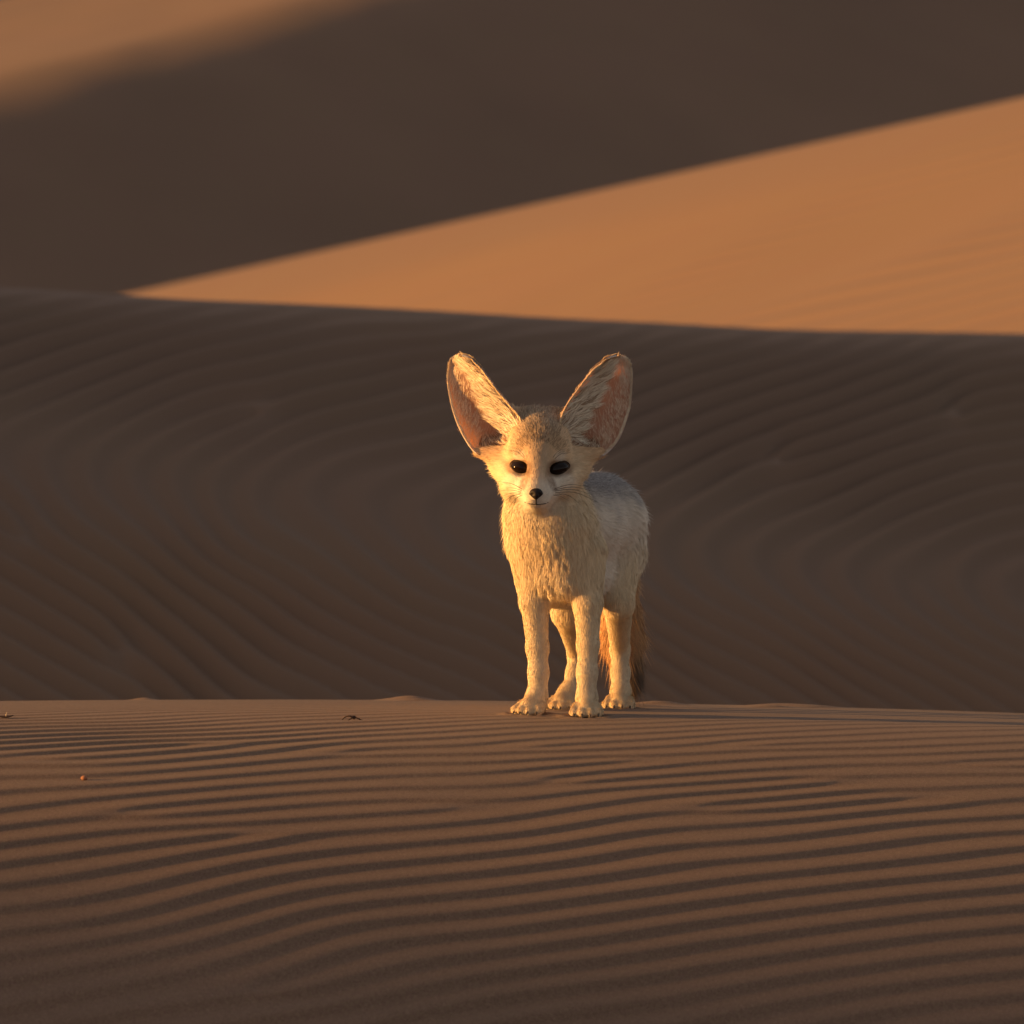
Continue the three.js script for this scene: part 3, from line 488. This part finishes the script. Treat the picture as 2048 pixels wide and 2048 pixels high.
// nose
{
  const g = new THREE.SphereGeometry(1, 28, 20), P = g.attributes.position;
  for (let i = 0; i < P.count; i++) {
    let x = P.getX(i), y = P.getY(i), z = P.getZ(i); const k = y < 0 ? lerp(1, 0.28, Math.pow(-y, 1.1)) : 1; x *= k;
    const nos = Math.exp(-(((Math.abs(x) - 0.5) / 0.2) ** 2) - ((y + 0.12) / 0.26) ** 2) * (z > 0 ? 0.35 : 0); P.setXYZ(i, x * 0.0078, y * 0.0066, (z - nos) * 0.0068);
  }
  g.computeVertexNormals(); const c = E(1072, 988, LM.nose[2] + 0.0005);
  part('nose', g, noseMat, fox, (m) => { m.position.set(...c).sub(base); m.rotation.x = -0.15; });
}
// mouth: a dark lip line with the groove up to the nose
{
  const line = (pts, r) => new THREE.TubeGeometry(new THREE.CatmullRomCurve3(pts.map(([u, v]) => { const p = V(onSkin(u, v)); return p.addScaledVector(grad(p.x, p.y, p.z), 0.0009); })), 24, r, 5);
  part('mouth', mergeGeometries([line([[1050, 1003], [1060, 1006.5], [1072, 1008], [1086, 1007], [1095, 1004]], 0.00042), line([[1072, 999], [1072, 1004], [1072, 1008]], 0.0008)]), darkSkin);
}
// whiskers and brow hairs, each its own
function whisker(pts, r = 0.00034) {
  const P = pts.map(([u, v, dz], i) => { const s = V(onSkin(...pts[0])); return V(E(u, v, s.z + dz)); }), c = new THREE.CatmullRomCurve3(P), g = new THREE.TubeGeometry(c, 12, r, 4), a = g.attributes.position;
  for (let i = 0; i < a.count; i++) { const t = Math.floor(i / 5) / 12, q = c.getPoint(t), k = 1 - 0.8 * t; a.setXYZ(i, q.x + (a.getX(i) - q.x) * k, q.y + (a.getY(i) - q.y) * k, q.z + (a.getZ(i) - q.z) * k); }
  part('whisker', g, whiskerMat);
}
for (const w of [
  [[1044, 978, 0], [1022, 967, 0.008], [988, 962, 0.004]], [[1043, 981, 0], [1026, 976, 0.008], [1012, 976, 0.006]], [[1042, 984, 0], [1020, 980, 0.008], [990, 984, 0.004]], [[1042, 986, 0], [1020, 987, 0.008], [986, 1000, 0.004]], [[1040, 988, 0], [1022, 993, 0.008], [1000, 1010, 0.006]], [[1044, 990, 0], [1032, 997, 0.007], [1020, 1012, 0.006]],
  [[1108, 978, 0], [1140, 969, 0.008], [1176, 973, 0.002]], [[1108, 980, 0], [1145, 974, 0.008], [1192, 984, 0.002]], [[1109, 982, 0], [1145, 979, 0.008], [1186, 990, 0.003]], [[1110, 985, 0], [1150, 985, 0.008], [1196, 1004, 0.003]], [[1110, 988, 0], [1135, 990, 0.008], [1160, 1008, 0.006]], [[1106, 990, 0], [1122, 993, 0.007], [1138, 1002, 0.006]],
]) whisker(w);
for (const w of [[[1050, 917, 0.002], [1034, 904, 0.008], [1004, 898, 0.008]], [[1049, 913, 0.002], [1038, 900, 0.008], [1020, 895, 0.009]], [[1106, 915, 0.002], [1116, 903, 0.008], [1134, 896, 0.008]], [[1110, 917, 0.002], [1122, 908, 0.008], [1142, 905, 0.008]]]) whisker(w, 0.00028);
// claws
for (const [a, b] of claws) {
  const A = V(a), B = V(b), g = new THREE.ConeGeometry(0.0021, A.distanceTo(B) * 1.15, 7); g.translate(0, A.distanceTo(B) * 0.5, 0);
  part('claw', g, clawMat, fox, (m) => { m.position.copy(A).sub(base); m.quaternion.setFromUnitVectors(new THREE.Vector3(0, 1, 0), B.clone().sub(A).normalize()); });
}
// ---------------------------------------------------------------- small things lying on the sand
function groundAt(u, v) { let z = -0.6, p = E(u, v, z); for (z = 1.6; z > -0.6; z -= 0.002) { p = E(u, v, z); if (p[1] < crestY(p[0], z)) break; } return V([p[0], crestY(p[0], z), z]); }
function thing(name, label, category, at) { const g = new THREE.Group(); g.name = name; g.userData = { label, category }; g.position.copy(at); scene.add(g); return g; }
function stick(pts, r, mat, name, parent) { const c = new THREE.CatmullRomCurve3(pts.map(V)), g = new THREE.TubeGeometry(c, 18, r, 7), a = g.attributes.position; for (let i = 0; i < a.count; i++) { const t = Math.floor(i / 8) / 18, q = c.getPoint(t), k = (1 - 0.6 * t) * (1 + 0.25 * noise3(t * 14, r * 9e3, i * 0)); a.setXYZ(i, q.x + (a.getX(i) - q.x) * k, q.y + (a.getY(i) - q.y) * k, q.z + (a.getZ(i) - q.z) * k); } g.computeVertexNormals(); return part(name, g, mat, parent, (m) => m.position.set(0, 0, 0)); }
{
  const bark = new THREE.MeshStandardMaterial({ color: new THREE.Color().setRGB(0.035, 0.014, 0.008), roughness: 0.85 });
  const t = thing('dry_twig', 'small dark curled twig lying on the sand left of the fox', 'twig', groundAt(704, 1440));
  stick([[0.003, 0.0012, 0], [-0.002, 0.0042, 0.001], [-0.007, 0.0035, 0], [-0.0115, -0.0002, -0.001]], 0.0013, bark, 'stem', t);
  stick([[0.002, 0.0035, 0], [0.005, 0.0025, 0.002], [0.009, 0.0008, 0.003], [0.012, -0.0004, 0.002]], 0.0011, bark, 'side_shoot', t);
  stick([[0.0015, 0.0038, 0.001], [-0.001, 0.0018, 0.004], [-0.004, 0.0000, 0.005]], 0.001, bark, 'side_shoot', t);
  const knot = new THREE.IcosahedronGeometry(0.0022, 2); knot.scale(1.2, 0.9, 1); part('knot', knot, bark, t, (m) => m.position.set(0.002, 0.003, 0));
  const l = thing('dry_leaf', 'black dry leaf scrap with a pale stalk at the left edge of the sand', 'leaf', groundAt(10, 1437));
  const sh = new THREE.Shape(); sh.moveTo(-0.008, 0); sh.quadraticCurveTo(-0.002, 0.003, 0.009, 0.0012); sh.quadraticCurveTo(0.002, -0.003, -0.008, 0);
  const lg = new THREE.ExtrudeGeometry(sh, { depth: 0.0005, bevelEnabled: true, bevelSize: 0.0003, bevelThickness: 0.0003, bevelSegments: 1 }); lg.rotateX(-Math.PI / 2 + 0.4); const lp = lg.attributes.position; for (let i = 0; i < lp.count; i++) lp.setY(i, lp.getY(i) + 0.001 + 14 * lp.getX(i) ** 2); lg.computeVertexNormals();
  part('blade', lg, bark, l, (m) => m.position.set(0, 0, 0));
  stick([[0.001, 0.001, 0], [0.0012, 0.004, 0], [0.0022, 0.0062, 0.0004]], 0.0006, new THREE.MeshStandardMaterial({ color: new THREE.Color().setRGB(0.5, 0.4, 0.3), roughness: 0.8 }), 'stalk', l);
  const pb = new THREE.IcosahedronGeometry(0.003, 3), pp = pb.attributes.position; for (let i = 0; i < pp.count; i++) { const k = 1 + 0.18 * noise3(pp.getX(i) * 300, pp.getY(i) * 300, pp.getZ(i) * 300); pp.setXYZ(i, pp.getX(i) * k * 1.15, pp.getY(i) * k * 0.85, pp.getZ(i) * k); } pb.computeVertexNormals();
  const pm = new THREE.Mesh(pb, new THREE.MeshStandardMaterial({ color: new THREE.Color().setRGB(0.30, 0.13, 0.07), roughness: 0.9 })); pm.name = 'pebble'; pm.castShadow = pm.receiveShadow = true; pm.userData = { label: 'tiny orange pebble on the sand ripples at lower left', category: 'pebble' }; pm.position.copy(groundAt(168, 1560)); pm.position.y += 0.002; scene.add(pm);
}
renderer.render(scene, camera);
